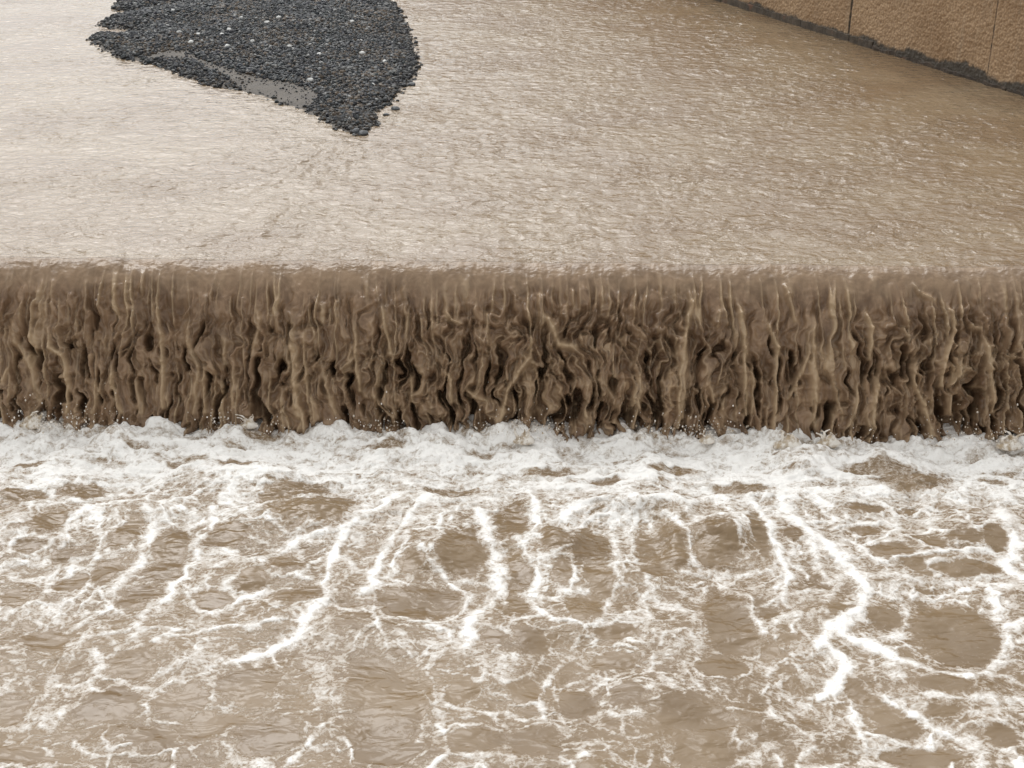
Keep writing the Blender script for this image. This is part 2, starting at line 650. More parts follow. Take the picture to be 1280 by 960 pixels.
YY[0] += 0.04
ZZ[0] -= 0.008
o = mesh_object('waterfall', np.stack([S, YY, ZZ], -1).reshape(-1, 3), grid_faces(nx, nt, True), M_FALL, attrs={'lip': ('FLOAT', lip), 'thread': ('FLOAT', thread), 'lip_light': ('FLOAT', 1 - sstep(0.0, 0.24, T + 0.10 * fbm(S * 5, ARC * 1.5, 99, 3)))})
structure(o)

# concrete step and bed below the water
bx = np.array([-60.0, 60.0])
prof = [(0.30 + 150, -0.8), (0.30 + 1, -0.6), (0.30, -0.22), (0.22, -0.20), (0.20, -0.3), (0.20, -2.3), (-20, -2.4), (-60, -2.4)]
vb, fb = [], []
for d, z in prof:
    for x in bx:
        vb.append((x, crest_y(0) + SLOPE * np.clip(x, -12, 12) + d, z))
for j in range(len(prof) - 1):
    fb.append((2 * j, 2 * j + 1, 2 * j + 3, 2 * j + 2))
structure(mesh_object('riverbed', vb, fb, M_WEIR, smooth=False))
gz = -4.0
structure(mesh_object('ground', [(-900, -900, gz), (900, -900, gz), (900, 900, gz), (-900, 900, gz)], [(0, 1, 2, 3)], M_BANK))

# ------------------------------------------------------------------ lower pool with foam
STREAKS = []
def st(x0, y0, lst):
    for pts, w, s in lst:
        STREAKS.append(([(x0 + a * .375, y0 + b * .375) for a, b in pts], w * .375, s))


st(0, 600, [
    ([(1330, 40), (1280, 80), (1200, 110), (1150, 170), (1120, 250), (1080, 370), (1040, 440), (1010, 490), (960, 540), (880, 570), (780, 610)], 34, 1.0),
    ([(880, 275), (940, 230), (1000, 195), (1080, 175), (1150, 165)], 34, .9),
    ([(0, 150), (60, 130), (120, 120)], 50, .7),
    ([(120, 190), (60, 200), (35, 240), (90, 255), (160, 225), (210, 190), (260, 130)], 20, .8),
    ([(385, 100), (375, 180), (330, 240), (300, 290), (200, 270), (165, 310), (170, 340)], 26, .8),
    ([(490, 90), (500, 200), (450, 280), (400, 340), (380, 370), (410, 390)], 34, .9),
    ([(720, 90), (690, 170), (640, 220), (670, 260), (630, 290), (620, 320), (570, 350), (550, 400)], 26, .95),
    ([(380, 350), (310, 365), (260, 410)], 18, .75), ([(0, 430), (60, 430), (110, 405), (180, 400)], 26, .8),
    ([(620, 380), (650, 420), (720, 438), (780, 410), (850, 385), (890, 370)], 24, .85),
    ([(770, 400), (750, 350), (790, 320), (860, 300), (930, 260), (990, 235)], 22, .75),
    ([(500, 555), (560, 530), (600, 515), (700, 500), (780, 490), (830, 495), (900, 470), (1000, 475)], 24, .85),
    ([(560, 570), (640, 590), (700, 560), (780, 570)], 90, .45),
    ([(225, 600), (260, 540), (290, 480), (340, 500)], 44, .55),
    ([(130, 760), (120, 830), (200, 640), (250, 660), (140, 860)], 50, .5),
    ([(318, 570), (345, 620)], 28, .85), ([(350, 520), (450, 560), (540, 610)], 26, .5),
    ([(390, 665), (430, 690), (520, 690), (640, 660), (740, 640), (810, 630)], 22, .75),
    ([(740, 645), (715, 690), (700, 740), (640, 800), (560, 812), (500, 800), (490, 760), (520, 700)], 22, .62),
    ([(270, 720), (340, 770), (360, 800)], 16, .55),
    ([(250, 890), (320, 915), (400, 920), (520, 910), (600, 880)], 14, .7),
    ([(1080, 480), (1060, 620), (1080, 720), (1130, 750)], 75, .52), ([(900, 730), (960, 640), (1000, 590)], 30, .5),
    ([(1130, 870), (1180, 930)], 14, .75), ([(1150, 770), (1220, 755)], 14, .55),
    ([(0, 500), (60, 460), (150, 390), (175, 330)], 40, .6), ([(0, 300), (80, 320), (150, 300)], 60, .6),
    ([(480, 400), (540, 410), (560, 450)], 44, .6), ([(560, 450), (640, 490), (720, 470)], 36, .6),
    ([(720, 120), (800, 110), (860, 100), (1000, 60)], 30, .8), ([(800, 130), (830, 180), (880, 210)], 34, .6),
    ([(680, 270), (740, 290), (830, 280)], 20, .7),
    ([(440, 330), (540, 340), (640, 320)], 16, .45), ([(1000, 90), (1020, 160)], 12, .6),
    ([(60, 560), (50, 640), (40, 680)], 40, .4), ([(830, 860), (930, 830), (1040, 850)], 40, .35),
])
st(400, 600, [
    ([(560, -20), (500, 10), (400, 40), (330, 80), (300, 130), (260, 180), (200, 240), (170, 300), (190, 350), (140, 390)], 34, .95),
    ([(530, 90), (555, 160), (570, 230), (600, 300), (600, 380), (540, 430), (500, 500), (480, 560)], 46, .95),
    ([(700, 20), (725, 140), (690, 200), (680, 270), (722, 330), (710, 400), (732, 450)], 32, .9),
    ([(330, 240), (350, 270), (430, 340), (490, 380), (490, 420), (450, 450), (400, 468), (320, 465), (240, 460)], 20, .8),
    ([(180, 370), (250, 340), (330, 390), (380, 410)], 20, .75), ([(480, 90), (540, 110)], 20, .9),
    ([(620, 340), (690, 320)], 14, .6), ([(440, 330), (560, 330)], 18, .7), ([(430, 180), (520, 180), (545, 200)], 10, .6),
    ([(640, 470), (730, 450), (800, 480), (880, 497), (950, 490), (1080, 480)], 24, .75),
    ([(820, 135), (860, 100), (900, 88), (980, 75), (1060, 85), (1150, 90), (1240, 85)], 40, 1.0),
    ([(980, 170), (990, 260), (1000, 330), (950, 420), (920, 490)], 26, .75),
    ([(1055, 70), (1050, 130), (1020, 170), (1040, 190)], 24, .85),
    ([(1150, 120), (1190, 130), (1230, 190), (1255, 270), (1280, 300)], 26, .85),
    ([(1000, 350), (1040, 360), (1090, 420), (1100, 490), (1080, 540)], 24, .7),
    ([(1080, 380), (1150, 420), (1210, 430), (1250, 450), (1240, 520), (1180, 560), (1100, 560)], 46, .6),
    ([(360, 490), (430, 512), (440, 545)], 24, .85), ([(250, 520), (330, 560), (380, 540)], 26, .6),
    ([(160, 580), (240, 610), (290, 630), (330, 680), (370, 740), (410, 790), (400, 850)], 24, .72),
    ([(405, 845), (440, 820), (540, 830), (600, 845)], 20, .7), ([(600, 850), (640, 930), (630, 960)], 24, .55),
    ([(480, 560), (560, 600), (640, 590), (600, 660)], 95, .58), ([(560, 660), (560, 740), (480, 800)], 40, .5),
    ([(780, 400), (845, 380), (850, 320), (830, 265)], 22, .7), ([(740, 240), (755, 330)], 14, .6),
    ([(620, 740), (740, 735)], 12, .7), ([(760, 430), (830, 400)], 14, .6),
    ([(800, 690), (880, 650), (960, 610), (1080, 560)], 20, .5), ([(890, 900), (820, 955)], 24, .75),
    ([(900, 800), (960, 770), (1100, 775), (1170, 760)], 30, .6), ([(1080, 600), (1150, 660), (1240, 680), (1275, 745)], 40, .5),
    ([(70, 770), (135, 755)], 12, .7), ([(80, 870), (110, 945)], 12, .75), ([(60, 640), (40, 540), (0, 480)], 60, .5),
    ([(740, 600), (700, 660), (640, 680)], 20, .55), ([(560, 20), (640, 40), (720, 30), (820, 10)], 40, .8),
    ([(30, 70), (120, 80), (200, 60)], 14, .6), ([(1120, 820), (1180, 880), (1190, 930)], 10, .5),
    ([(760, 880), (820, 830), (900, 830)], 50, .35), ([(980, 900), (1080, 870), (1180, 900)], 60, .38),
    ([(760, 560), (850, 580), (930, 560)], 40, .4),
])
st(800, 600, [
    ([(350, 60), (385, 80), (420, 130), (440, 200), (480, 260), (490, 330), (480, 380)], 30, .95),
    ([(470, 20), (480, 120), (560, 170), (640, 240), (700, 300), (765, 380), (740, 440), (680, 470), (650, 510), (720, 540), (820, 570), (852, 600)], 46, 1.0),
    ([(640, 500), (600, 560), (680, 610), (692, 640), (640, 690), (585, 715)], 42, .95),
    ([(640, 160), (720, 140), (830, 130), (868, 155), (830, 190), (720, 212), (670, 200)], 20, .95),
    ([(540, 20), (580, 50), (640, 90), (700, 125)], 28, .9),
    ([(700, 210), (770, 262), (830, 285), (900, 262), (960, 250), (1080, 242), (1230, 230)], 20, .85),
    ([(880, 190), (940, 225), (1000, 240)], 14, .8), ([(900, 160), (1000, 150), (1090, 170), (1110, 200)], 18, .6),
    ([(700, 310), (900, 330), (1050, 335), (1290, 352)], 46, .75),
    ([(1190, 100), (1225, 150), (1240, 190), (1215, 290), (1290, 335)], 46, .95),
    ([(830, 400), (862, 375), (880, 430), (882, 520), (850, 525)], 22, .75),
    ([(1290, 470), (1235, 500), (1205, 590), (1145, 640), (1080, 662), (980, 650), (890, 612), (845, 600)], 36, .85),
    ([(1225, 400), (1235, 470)], 26, .7), ([(840, 605), (865, 680), (950, 710), (1060, 732), (1160, 742), (1290, 745)], 50, .7),
    ([(700, 650), (770, 700), (860, 752), (930, 790), (1000, 830), (1100, 862), (1140, 900), (1130, 965)], 40, .82),
    ([(1000, 840), (965, 880), (900, 882), (830, 852), (750, 830)], 24, .9),
    ([(690, 760), (740, 820), (748, 870), (738, 940)], 28, .85), ([(690, 690), (690, 760)], 20, .6),
    ([(390, 480), (412, 560), (440, 640)], 26, .8), ([(420, 420), (470, 390), (508, 420), (512, 520)], 20, .75),
    ([(400, 690), (520, 720), (600, 790), (700, 830)], 75, .5), ([(430, 780), (560, 860), (680, 920)], 75, .45),
    ([(480, 760), (520, 800)], 30, .7), ([(430, 910), (480, 955)], 16, .8),
    ([(160, 620), (190, 680), (225, 730)], 18, .65), ([(0, 420), (40, 460), (20, 520)], 20, .7),
    ([(60, 380), (120, 410), (170, 440), (190, 560), (100, 580), (30, 560)], 48, .55),
    ([(250, 320), (300, 350), (365, 400), (380, 470)], 18, .65), ([(290, 320), (400, 310), (460, 320)], 14, .6),
    ([(1075, 830), (1160, 802), (1240, 808), (1262, 850), (1290, 870)], 24, .75), ([(1290, 770), (1200, 775), (1100, 785)], 50, .6),
    ([(200, 560), (270, 575), (350, 570)], 10, .5), ([(0, 640), (60, 610), (150, 600)], 40, .5),
    ([(540, 380), (590, 350), (640, 330)], 28, .75), ([(520, 560), (600, 600), (560, 660)], 60, .5),
    ([(500, 440), (560, 470), (600, 540)], 60, .48), ([(560, 400), (640, 400), (700, 430)], 50, .55),
    ([(560, 200), (600, 280), (620, 320)], 44, .7), ([(500, 170), (510, 280), (560, 320)], 22, .7),
    ([(880, 420), (960, 430), (1040, 460), (1110, 490)], 14, .55), ([(930, 540), (1000, 560), (1060, 550)], 14, .55),
    ([(900, 390), (1010, 370), (1120, 370), (1220, 390)], 20, .5), ([(1120, 600), (1160, 640)], 20, .6),
    ([(250, 860), (330, 900), (400, 960)], 16, .5), ([(100, 870), (60, 840)], 12, .6),
    ([(740, 710), (800, 730), (860, 740)], 12, .5), ([(930, 590), (1060, 540), (1190, 520)], 10, .4),
    ([(280, 110), (330, 160), (350, 220)], 10, .6), ([(170, 660), (60, 700), (0, 720)], 26, .4),
])
HOLES = []
def hl(x0, y0, k, lst):
    for a, b, rx, ry in lst:
        HOLES.append((x0 + a * k, y0 + b * k, rx * k, ry * k))


hl(0, 600, .375, [(165, 520, 85, 50), (440, 620, 100, 45), (600, 740, 90, 58), (830, 690, 110, 65), (700, 400, 72, 30), (1010, 390, 70, 30),
                  (760, 180, 85, 45), (1230, 660, 90, 90), (40, 760, 55, 65), (360, 760, 115, 60), (460, 390, 75, 50), (350, 300, 60, 45),
                  (940, 275, 50, 35), (90, 225, 50, 28), (170, 140, 50, 50), (420, 180, 45, 60), (570, 220, 60, 70), (550, 300, 80, 40),
                  (50, 390, 50, 30), (230, 330, 50, 30), (840, 340, 60, 35), (1080, 110, 80, 45), (920, 60, 70, 25), (700, 810, 90, 50),
                  (880, 860, 130, 60), (520, 860, 90, 35), (60, 920, 80, 30), (1230, 860, 70, 90), (200, 250, 40, 25)])
hl(400, 600, .375, [(230, 740, 150, 145), (330, 400, 140, 55), (530, 880, 115, 45), (700, 540, 60, 55), (880, 430, 62, 60), (570, 530, 50, 20),
                    (470, 240, 85, 80), (640, 130, 55, 70), (870, 740, 75, 50), (930, 320, 50, 60), (680, 700, 60, 30), (1240, 850, 60, 90),
                    (660, 300, 40, 80), (780, 200, 50, 40), (900, 220, 70, 60), (800, 300, 45, 40), (230, 900, 120, 50), (720, 880, 90, 60),
                    (1000, 510, 80, 22), (1100, 230, 50, 60), (60, 80, 70, 40), (660, 410, 40, 30), (980, 600, 80, 30), (470, 700, 50, 50),
                    (1020, 720, 60, 40), (300, 280, 50, 25)])
hl(800, 600, .375, [(290, 480, 85, 130), (280, 620, 85, 42), (110, 220, 55, 80), (250, 230, 80, 75), (1050, 510, 165, 110), (990, 690, 120, 25),
                    (740, 700, 55, 45), (800, 770, 65, 30), (870, 820, 80, 45), (940, 920, 160, 40), (1200, 850, 70, 38), (830, 240, 80, 28),
                    (765, 162, 60, 20), (985, 215, 60, 18), (1080, 200, 60, 20), (1180, 200, 40, 40), (150, 800, 140, 100), (400, 180, 30, 80),
                    (820, 470, 50, 40), (440, 450, 40, 25), (1100, 290, 120, 25), (60, 300, 60, 25), (520, 190, 40, 25), (760, 90, 70, 14),
                    (220, 900, 120, 60), (640, 440, 40, 25), (1000, 770, 60, 18), (420, 560, 30, 40), (920, 280, 40, 18), (595, 345, 25, 12)])
# brown gaps in the white band right below the fall
hl(0, 0, 1.0, [(370, 612, 42, 10), (1092, 585, 52, 10), (1140, 600, 50, 16), (385, 640, 50, 15), (560, 612, 34, 7), (690, 590, 34, 6),
               (40, 581, 26, 4), (100, 612, 36, 8), (235, 575, 30, 5), (480, 565, 30, 5), (330, 545, 26, 7), (840, 590, 34, 5), (760, 600, 22, 5),
               (1000, 560, 22, 4), (1240, 600, 22, 5), (170, 560, 24, 4), (600, 568, 24, 4), (930, 612, 40, 7), (30, 620, 30, 8), (300, 585, 30, 4)])

yl = spaced((3.0, 8.8, 0.07), (8.8, 15.9, 0.0115), (15.9, 16.6, 0.05))
XL, YL = np.meshgrid(AX, yl)
DB = base_y(XL) - YL                               # metres out from the foot of the fall
wx = XL + 0.09 * fbm(XL * 3, YL * 2.4, 200, 3) + 0.028 * fbm(XL * 10, YL * 9, 203, 3)
wy = YL + 0.11 * fbm(XL * 3 + 30, YL * 2.4, 206, 3) + 0.034 * fbm(XL * 10, YL * 9 + 20, 209, 3)
foam = np.zeros_like(XL)
halo = np.zeros_like(XL)
wvar = np.clip(1.0 + 1.5 * fbm(XL * 3.6, YL * 3.4, 215, 4, 0.6), 0.3, 2.3)


def window(pts, m):
    xs, ys = [p[0] for p in pts], [p[1] for p in pts]
    i0, i1 = np.searchsorted(AX, [min(xs) - m, max(xs) + m])
    j0, j1 = np.searchsorted(yl, [min(ys) - m, max(ys) + m])
    return (slice(j0, j1), slice(i0, i1))


hole = np.zeros_like(XL)
rim = np.zeros_like(XL)
for px, py, rx, ry in HOLES:
    c = on_plane(px, py, Z_LOW)
    e = on_plane(px + rx, py, Z_LOW)
    n_ = on_plane(px, py - ry, Z_LOW)
    f_ = on_plane(px, py + ry, Z_LOW)
    ex, ey = abs(e[0] - c[0]), 0.5 * abs(n_[1] - f_[1])
    cy = 0.5 * (n_[1] + f_[1])
    m = 1.6 * max(ex, ey) + 0.3
    sl = window([(c[0], cy)], m)
    d = np.hypot((wx[sl] - c[0]) / ex, (wy[sl] - cy) / ey)
    hole[sl] = np.maximum(hole[sl], 1 - sstep(0.65, 1.15, d))
    rim[sl] = np.maximum(rim[sl], np.exp(-((d - 1.13) / 0.13) ** 2))
for pts, w, s in STREAKS:
    q = [on_plane(*p, Z_LOW) for p in pts]
    # px per metre there
    for (a, b), (pa, pb) in zip(zip(q[:-1], q[1:]), zip(pts[:-1], pts[1:])):
        slant = math.sqrt(a[0] ** 2 + a[1] ** 2 + (CAM_Z - Z_LOW) ** 2)
        wm = 0.74 * w * slant / F_PX
        sl = window([a, b], 7 * wm + 0.3)
        d, _ = seg_dist(wx[sl], wy[sl], a, b)
        val = s * (0.48 * np.exp(-(d / (wm * wvar[sl])) ** 2) + 0.50 * np.exp(-d / (2.1 * wm)))
        foam[sl] = np.maximum(foam[sl], val)
        halo[sl] = np.maximum(halo[sl], s * np.exp(-(d / (2.6 * wm + 0.03)) ** 2))
# white band below the fall, thinning downstream
nb = fbm(XL * 1.1, YL * 1.1, 220, 3)
band = 1 - sstep(0.6, 2.5, DB + 0.9 * nb)
ux = wx + 0.16 * fbm(XL * 1.7, YL * 1.5, 225, 2)
uy = wy + 0.20 * fbm(XL * 1.7 + 11, YL * 1.5, 227, 2)
cell_f1, cell_f2 = worley(ux * 2.1, uy * 1.6, 3)
c2a, c2b = worley(ux * 4.6, uy * 3.6, 5)
lowf = fbm(XL * 0.9 + 7, YL * 0.9, 230, 3)
lowg = fbm(XL * 1.6 - 4, YL * 1.4, 233, 3)
up = np.exp(-np.maximum(DB - 0.6, 0) / 2.6)          # livelier near the fall
dens = np.clip(0.12 + 0.55 * up + 0.55 * lowf, 0.03, 1.0)
dens2 = np.clip(0.05 + 0.50 * up + 0.60 * lowg, 0.0, 1.0)
net = 1 - sstep(0.0, 0.10 + 0.42 * dens, cell_f2 - cell_f1)
net2 = 1 - sstep(0.0, 0.08 + 0.45 * dens2, c2b - c2a)
c3a, c3b = worley(ux * 9.0, uy * 7.5, 9)
net3 = 1 - sstep(0.0, 0.36, c3b - c3a)
auto = (0.42 + 0.44 * dens) * net
auto = np.maximum(auto, (0.22 + 0.52 * dens2) * net2)
auto += 0.30 * net3 * sstep(-0.2, 0.5, lowg + 0.5 * up - 0.1)
auto = np.maximum(auto, 0.10 + 0.40 * lowf + 0.24 * up)
outside = np.clip(sstep(5.0, 5.8, np.abs(XL)) + sstep(9.9, 9.2, YL), 0, 1)
auto = auto + 0.2 * net * outside
mod = 0.90 + 0.40 * fbm(wx * 5, wy * 5, 245, 3) + 0.25 * fbm(XL * 1.4, YL * 1.4, 246, 2)
F = np.maximum(foam * mod, 0.60 * halo * (0.72 + 0.45 * fbm(wx * 7, wy * 6, 247, 3) + 0.55 * fbm(ux * 9 + 1.5 * lowf, uy * 3.2, 248, 3)))
F = np.maximum(F, auto * (1 - 0.25 * foam))
F = np.maximum(F, rim * np.clip(0.32 + 0.65 * fbm(wx * 2.2, wy * 2.2, 249, 3), 0, 0.8) * (1 - 0.5 * hole))
wn = fbm(wx * 2.2 + 0.3 * nb, wy * 6.0, 240, 4, 0.6)
band = band * (1 - 0.58 * np.exp(-((DB - 0.05) / 0.26) ** 2) * sstep(-0.25, 0.3, fbm(XL * 2.2, YL * 3.0, 243, 3)))
F = np.where(DB < 3.2, np.maximum(F, band * np.clip(0.80 + 1.35 * wn - 0.08 * DB, 0.12, 1)), F)
wisp = np.exp(-(perlin(ux * 3.2, uy * 7.5, 290) / 0.16) ** 2) + 0.8 * np.exp(-(perlin(ux * 6.5, uy * 13.0, 291) / 0.18) ** 2)
F = np.maximum(F, np.clip(wisp, 0, 1.2) * np.clip(0.27 + 0.34 * up + 0.34 * fbm(XL * 1.5, YL * 1.5, 292, 3), 0, 0.6))
pat = sstep(-0.05, 0.55, fbm(wx * 1.3 + 20, wy * 1.1, 294, 4, 0.55))
F = np.maximum(F, pat * (0.57 + 0.34 * fbm(wx * 8, wy * 8, 296, 2)))
stre = fbm(wx * 1.9 + 4, wy * 4.6, 252, 4, 0.55)
F = np.maximum(F, np.exp(-np.maximum(DB - 0.5, 0) / 1.5) * np.clip(0.62 + 0.9 * stre, 0, 0.95))
F = F * (1 - (0.74 - 0.30 * np.exp(-DB ** 2)) * hole * (1 - 0.6 * np.clip(foam, 0, 1) ** 2))
F += 0.03 * (1 - hole) + 0.04 * np.exp(-np.maximum(DB - 0.5, 0) / 2.5) * (1 - hole) * sstep(0.4, 1.2, DB)
F += 0.16 * fbm(XL * 9, YL * 8, 250, 3) * sstep(0.2, 0.5, F)
F = np.clip(F, 0, 1.0)

# surface shape
amp = 0.35 + 0.65 * np.exp(-np.maximum(DB, 0) / 2.2)
hx = XL + 0.15 * fbm(XL * 1.2, YL * 1.2, 260, 2)
hy = YL + 0.15 * fbm(XL * 1.2 + 9, YL * 1.2, 262, 2)
Hh = 0.17 * amp * fbm(hx * 1.0, hy * 1.2, 264, 2)
Hh += 0.13 * amp * np.exp(-np.maximum(DB, 0) / 2.4) * (billow(hx * 2.0, hy * 2.6, 266, 2) - 0.3)
Hh += 0.022 * amp * fbm(hx * 3.3, hy * 5.0, 268, 3, 0.5)
# boiling ridge at the foot of the fall
foot = np.exp(-((DB - 0.12) / 0.30) ** 2)
Hh += foot * (0.02 + 0.12 * np.clip(billow(hx * 3.4, hy * 3.0, 270, 2, 0.55), 0, 1) + 0.05 * fbm(hx * 1.6, hy * 1.0, 272, 2))
chop = np.exp(-np.maximum(DB - 0.1, 0) / 0.9)
Hh += chop * 0.075 * (billow(hx * 4.5, hy * 7.0, 274, 2, 0.5) - 0.3)
Hh += 0.055 * np.exp(-np.maximum(DB, 0) / 1.5) * (billow(hx * 3.6 + 3, hy * 8.5, 276, 2, 0.5) - 0.3)
# mounds of brown water that stand out in the photograph
for px, py, rx, ry, hgt in [(392, 640, 50, 18, .13), (905, 668, 34, 22, .08), (845, 680, 18, 26, .07), (700, 680, 26, 16, .08), (540, 690, 36, 30, .06),
                            (790, 632, 70, 9, .10), (1090, 720, 60, 24, .05), (310, 720, 40, 16, .05), (1000, 585, 30, 14, .16), (640, 545, 22, 8, .1),
                            (335, 525, 26, 6, .08), (980, 545, 34, 6, .1), (190, 525, 40, 6, .07)]:
    c = on_plane(px, py, Z_LOW)
    e = on_plane(px + rx, py, Z_LOW)
    n_ = on_plane(px, py - ry, Z_LOW)
    ex, ey = abs(e[0] - c[0]), abs(n_[1] - c[1])
    sl = window([c], 3 * max(ex, ey))
    Hh[sl] += hgt * np.exp(-(((wx[sl] - c[0]) / ex) ** 2 + ((wy[sl] - c[1]) / ey) ** 2))
# foam stands a little proud and is lumpy
lump = billow(wx * 11, wy * 13, 280, 2, 0.5)
thick = sstep(0.45, 0.95, F)
Hh += thick * (0.008 + 0.022 * (lump - 0.2) * (0.5 + 0.9 * chop))
edge = sstep(8.8, 8.0, YL)
ZL = Z_LOW + Hh
faces = grid_faces(len(AX), len(yl))
Fr = F.ravel()
fm = Fr[faces].mean(1)
isf = fm > 0.52
V3 = np.stack([XL, YL, ZL], -1).reshape(-1, 3)


def sub_mesh(name, mask, mat, dz=0.0):
    fs = faces[mask]
    used = np.unique(fs)
    remap = np.zeros(len(V3), np.int32)
    remap[used] = np.arange(len(used))
    v = V3[used].copy()
    v[:, 2] += dz
    return mesh_object(name, v, remap[fs], mat, attrs={'foam': ('FLOAT', Fr[used])})


o = sub_mesh('pool_water', ~isf, M_POOL)
structure(o)
o = sub_mesh('foam', isf, M_FOAM)
o['kind'] = 'stuff'
o['label'] = 'white foam churned up below the muddy waterfall and drifting in streaks'

# ------------------------------------------------------------------ ico template
def ico(sub):
    import bmesh
    bm = bmesh.new()
    bmesh.ops.create_icosphere(bm, subdivisions=sub, radius=1.0)
    bm.verts.ensure_lookup_table()
    v = np.array([p.co[:] for p in bm.verts])
    f = np.array([[q.index for q in p.verts] for p in bm.faces])
    bm.free()
    return v, f


ICO1 = ico(1)
ICO2 = ico(2)
ICO3 = ico(3)


def rot_z(a):
    c, s = np.cos(a), np.sin(a)
    z, o_ = np.zeros_like(a), np.ones_like(a)
    return np.stack([np.stack([c, -s, z], -1), np.stack([s, c, z], -1), np.stack([z, z, o_], -1)], -2)


def scatter(tmpl, pos, scl, yaw, tilt):
    """all copies of one template as vertex / face arrays"""
    v, f = tmpl
    n = len(pos)
    p = v[None] * scl[:, None, :]
    ct, s_ = np.cos(tilt), np.sin(tilt)
    y2 = p[..., 1] * ct[:, None] - p[..., 2] * s_[:, None]
    z2 = p[..., 1] * s_[:, None] + p[..., 2] * ct[:, None]
    p = np.stack([p[..., 0], y2, z2], -1)
    p = np.einsum('nij,nkj->nki', rot_z(yaw), p) + pos[:, None, :]
    ff = f[None] + (np.arange(n) * len(v))[:, None, None]
    return p.reshape(-1, 3), ff.reshape(-1, 3)


def rocky(sub, seed, flat=0.75, k=0.28):
    v, f = (ICO1, ICO2, ICO3)[sub - 1]
    r = np.random.default_rng(seed)
    v = v.copy()
    for _ in range(7):                              # plane cuts give angular faces
        d = r.normal(size=3)
        d /= np.linalg.norm(d)
        lim = r.uniform(0.55, 0.9)
        ov = np.maximum(0, v @ d - lim)
        v -= ov[:, None] * d * 0.9
    v *= 1 + k * 0.3 * r.normal(size=(len(v), 1))
    v[:, 2] *= flat
    return v, f


# ------------------------------------------------------------------ gravel bar
K1 = 460 / 1280.0
ZP = [(1060, -120), (1075, -60), (1060, 0), (1085, 22), (1112, 60), (1140, 120), (1163, 180), (1165, 225), (1150, 280), (1112, 312), (1080, 350), (1032, 376), (1016, 402), (1020, 425),
      (1008, 446), (972, 470), (940, 455), (880, 436), (820, 402), (760, 372), (640, 337), (560, 312), (480, 303), (440, 286), (340, 256), (285, 232),
      (225, 214), (150, 203), (100, 178), (60, 156), (42, 138), (60, 120), (130, 122), (205, 118), (190, 106), (120, 100), (70, 88), (110, 66), (180, 46), (230, 38), (128, 36), (140, 10),
      (160, -30), (230, -80), (420, -130), (700, -150), (900, -140)]
POLY = [on_plane(100 + a * K1, max(b * K1, -56)) for a, b in ZP]
SANDP = [on_plane(100 + a * K1, b * K1) for a, b in [(225, 206), (300, 198), (380, 203), (430, 232), (500, 256), (590, 284), (690, 306), (790, 328), (840, 350), (800, 372), (760, 380), (640, 344), (560, 316),
                                                  (530, 290), (450, 258), (380, 224), (290, 216), (235, 214)]]


def poly_sd(px, py, poly):
    """signed distance, positive inside"""
    inside = np.zeros(px.shape, bool)
    dmin = np.full(px.shape, 1e9)
    n = len(poly)
    for i in range(n):
        a, b = poly[i], poly[(i + 1) % n]
        d, _ = seg_dist(px, py, a, b)
        dmin = np.minimum(dmin, d)
        c = ((a[1] > py) != (b[1] > py))
        with np.errstate(divide='ignore', invalid='ignore'):
            xi = (b[0] - a[0]) * (py - a[1]) / (b[1] - a[1] + 1e-12) + a[0]
        inside ^= c & (px < xi)
    return np.where(inside, dmin, -dmin)


pa = np.array(POLY)
x0, x1, y0, y1 = pa[:, 0].min() - .6, pa[:, 0].max() + .6, pa[:, 1].min() - .6, pa[:, 1].max() + .6


def bar_height(x, y):
    wxx = x + 0.06 * fbm(x * 3, y * 3, 301, 2)
    wyy = y + 0.12 * fbm(x * 3 + 5, y * 2, 303, 2)
    sd = poly_sd(wxx, wyy, POLY)
    h = np.where(sd > 0, 0.02 + 0.30 * (1 - np.exp(-sd / 1.6)), 0.02 + 0.35 * sd)
    return sd, h + 0.012 * fbm(x * 2, y * 2, 305, 3)


gx, gy = np.arange(x0, x1, 0.06), np.arange(y0, y1, 0.06)
GX, GY = np.meshgrid(gx, gy)
sd, gh = bar_height(GX, GY)
gh = np.maximum(gh, -0.25)
structure(mesh_object('gravel_bar', np.stack([GX, GY, gh], -1).reshape(-1, 3), grid_faces(len(gx), len(gy)), M_SAND))

cand = np.stack([RNG.uniform(x0, x1, 230000), RNG.uniform(y0, y1, 230000)], 1)
csd, ch = bar_height(cand[:, 0], cand[:, 1])
ssd = poly_sd(cand[:, 0] + 0.05 * fbm(cand[:, 0] * 4, cand[:, 1] * 4, 310, 2), cand[:, 1], SANDP)
keep = (csd > -0.10) & ((ssd < 0.0) | (RNG.random(len(cand)) < 0.10 + 0.5 * np.exp(-ssd / 0.10) * (ssd < .15)))
keep &= (csd > 0.0) | (RNG.random(len(cand)) < 0.35)
keep &= cand[:, 1] < 36
cand, ch, csd = cand[keep], ch[keep], csd[keep]
MAXN = 60000
if len(cand) > MAXN:
    cand, ch, csd = cand[:MAXN], ch[:MAXN], csd[:MAXN]
N = len(cand)
print('pebbles', N)
size = 0.012 + 0.026 * RNG.random(N) ** 2.5
size *= np.where(cand[:, 1] > 30, 1.25, 1.0)
size *= np.where(ssd[keep][:N] > 0, 0.5, 1.0)
size *= 1 + 0.5 * fbm(cand[:, 0] * 1.3, cand[:, 1] * 0.9, 322, 2)
scl = np.stack([size * RNG.uniform(0.9, 1.4, N), size * RNG.uniform(0.8, 1.2, N), size * RNG.uniform(0.8, 1.5, N)], 1)
base = np.array([0.0135, 0.0165, 0.0205])
tint = base[None] * RNG.uniform(0.35, 1.9, (N, 1)) * (1 + 0.08 * RNG.normal(size=(N, 3)))
brownz = sstep(0.05, 0.5, fbm(cand[:, 0] * 0.7, cand[:, 1] * 0.5, 320, 2) + 0.15)
isb = RNG.random(N) < 0.06 + 0.34 * brownz
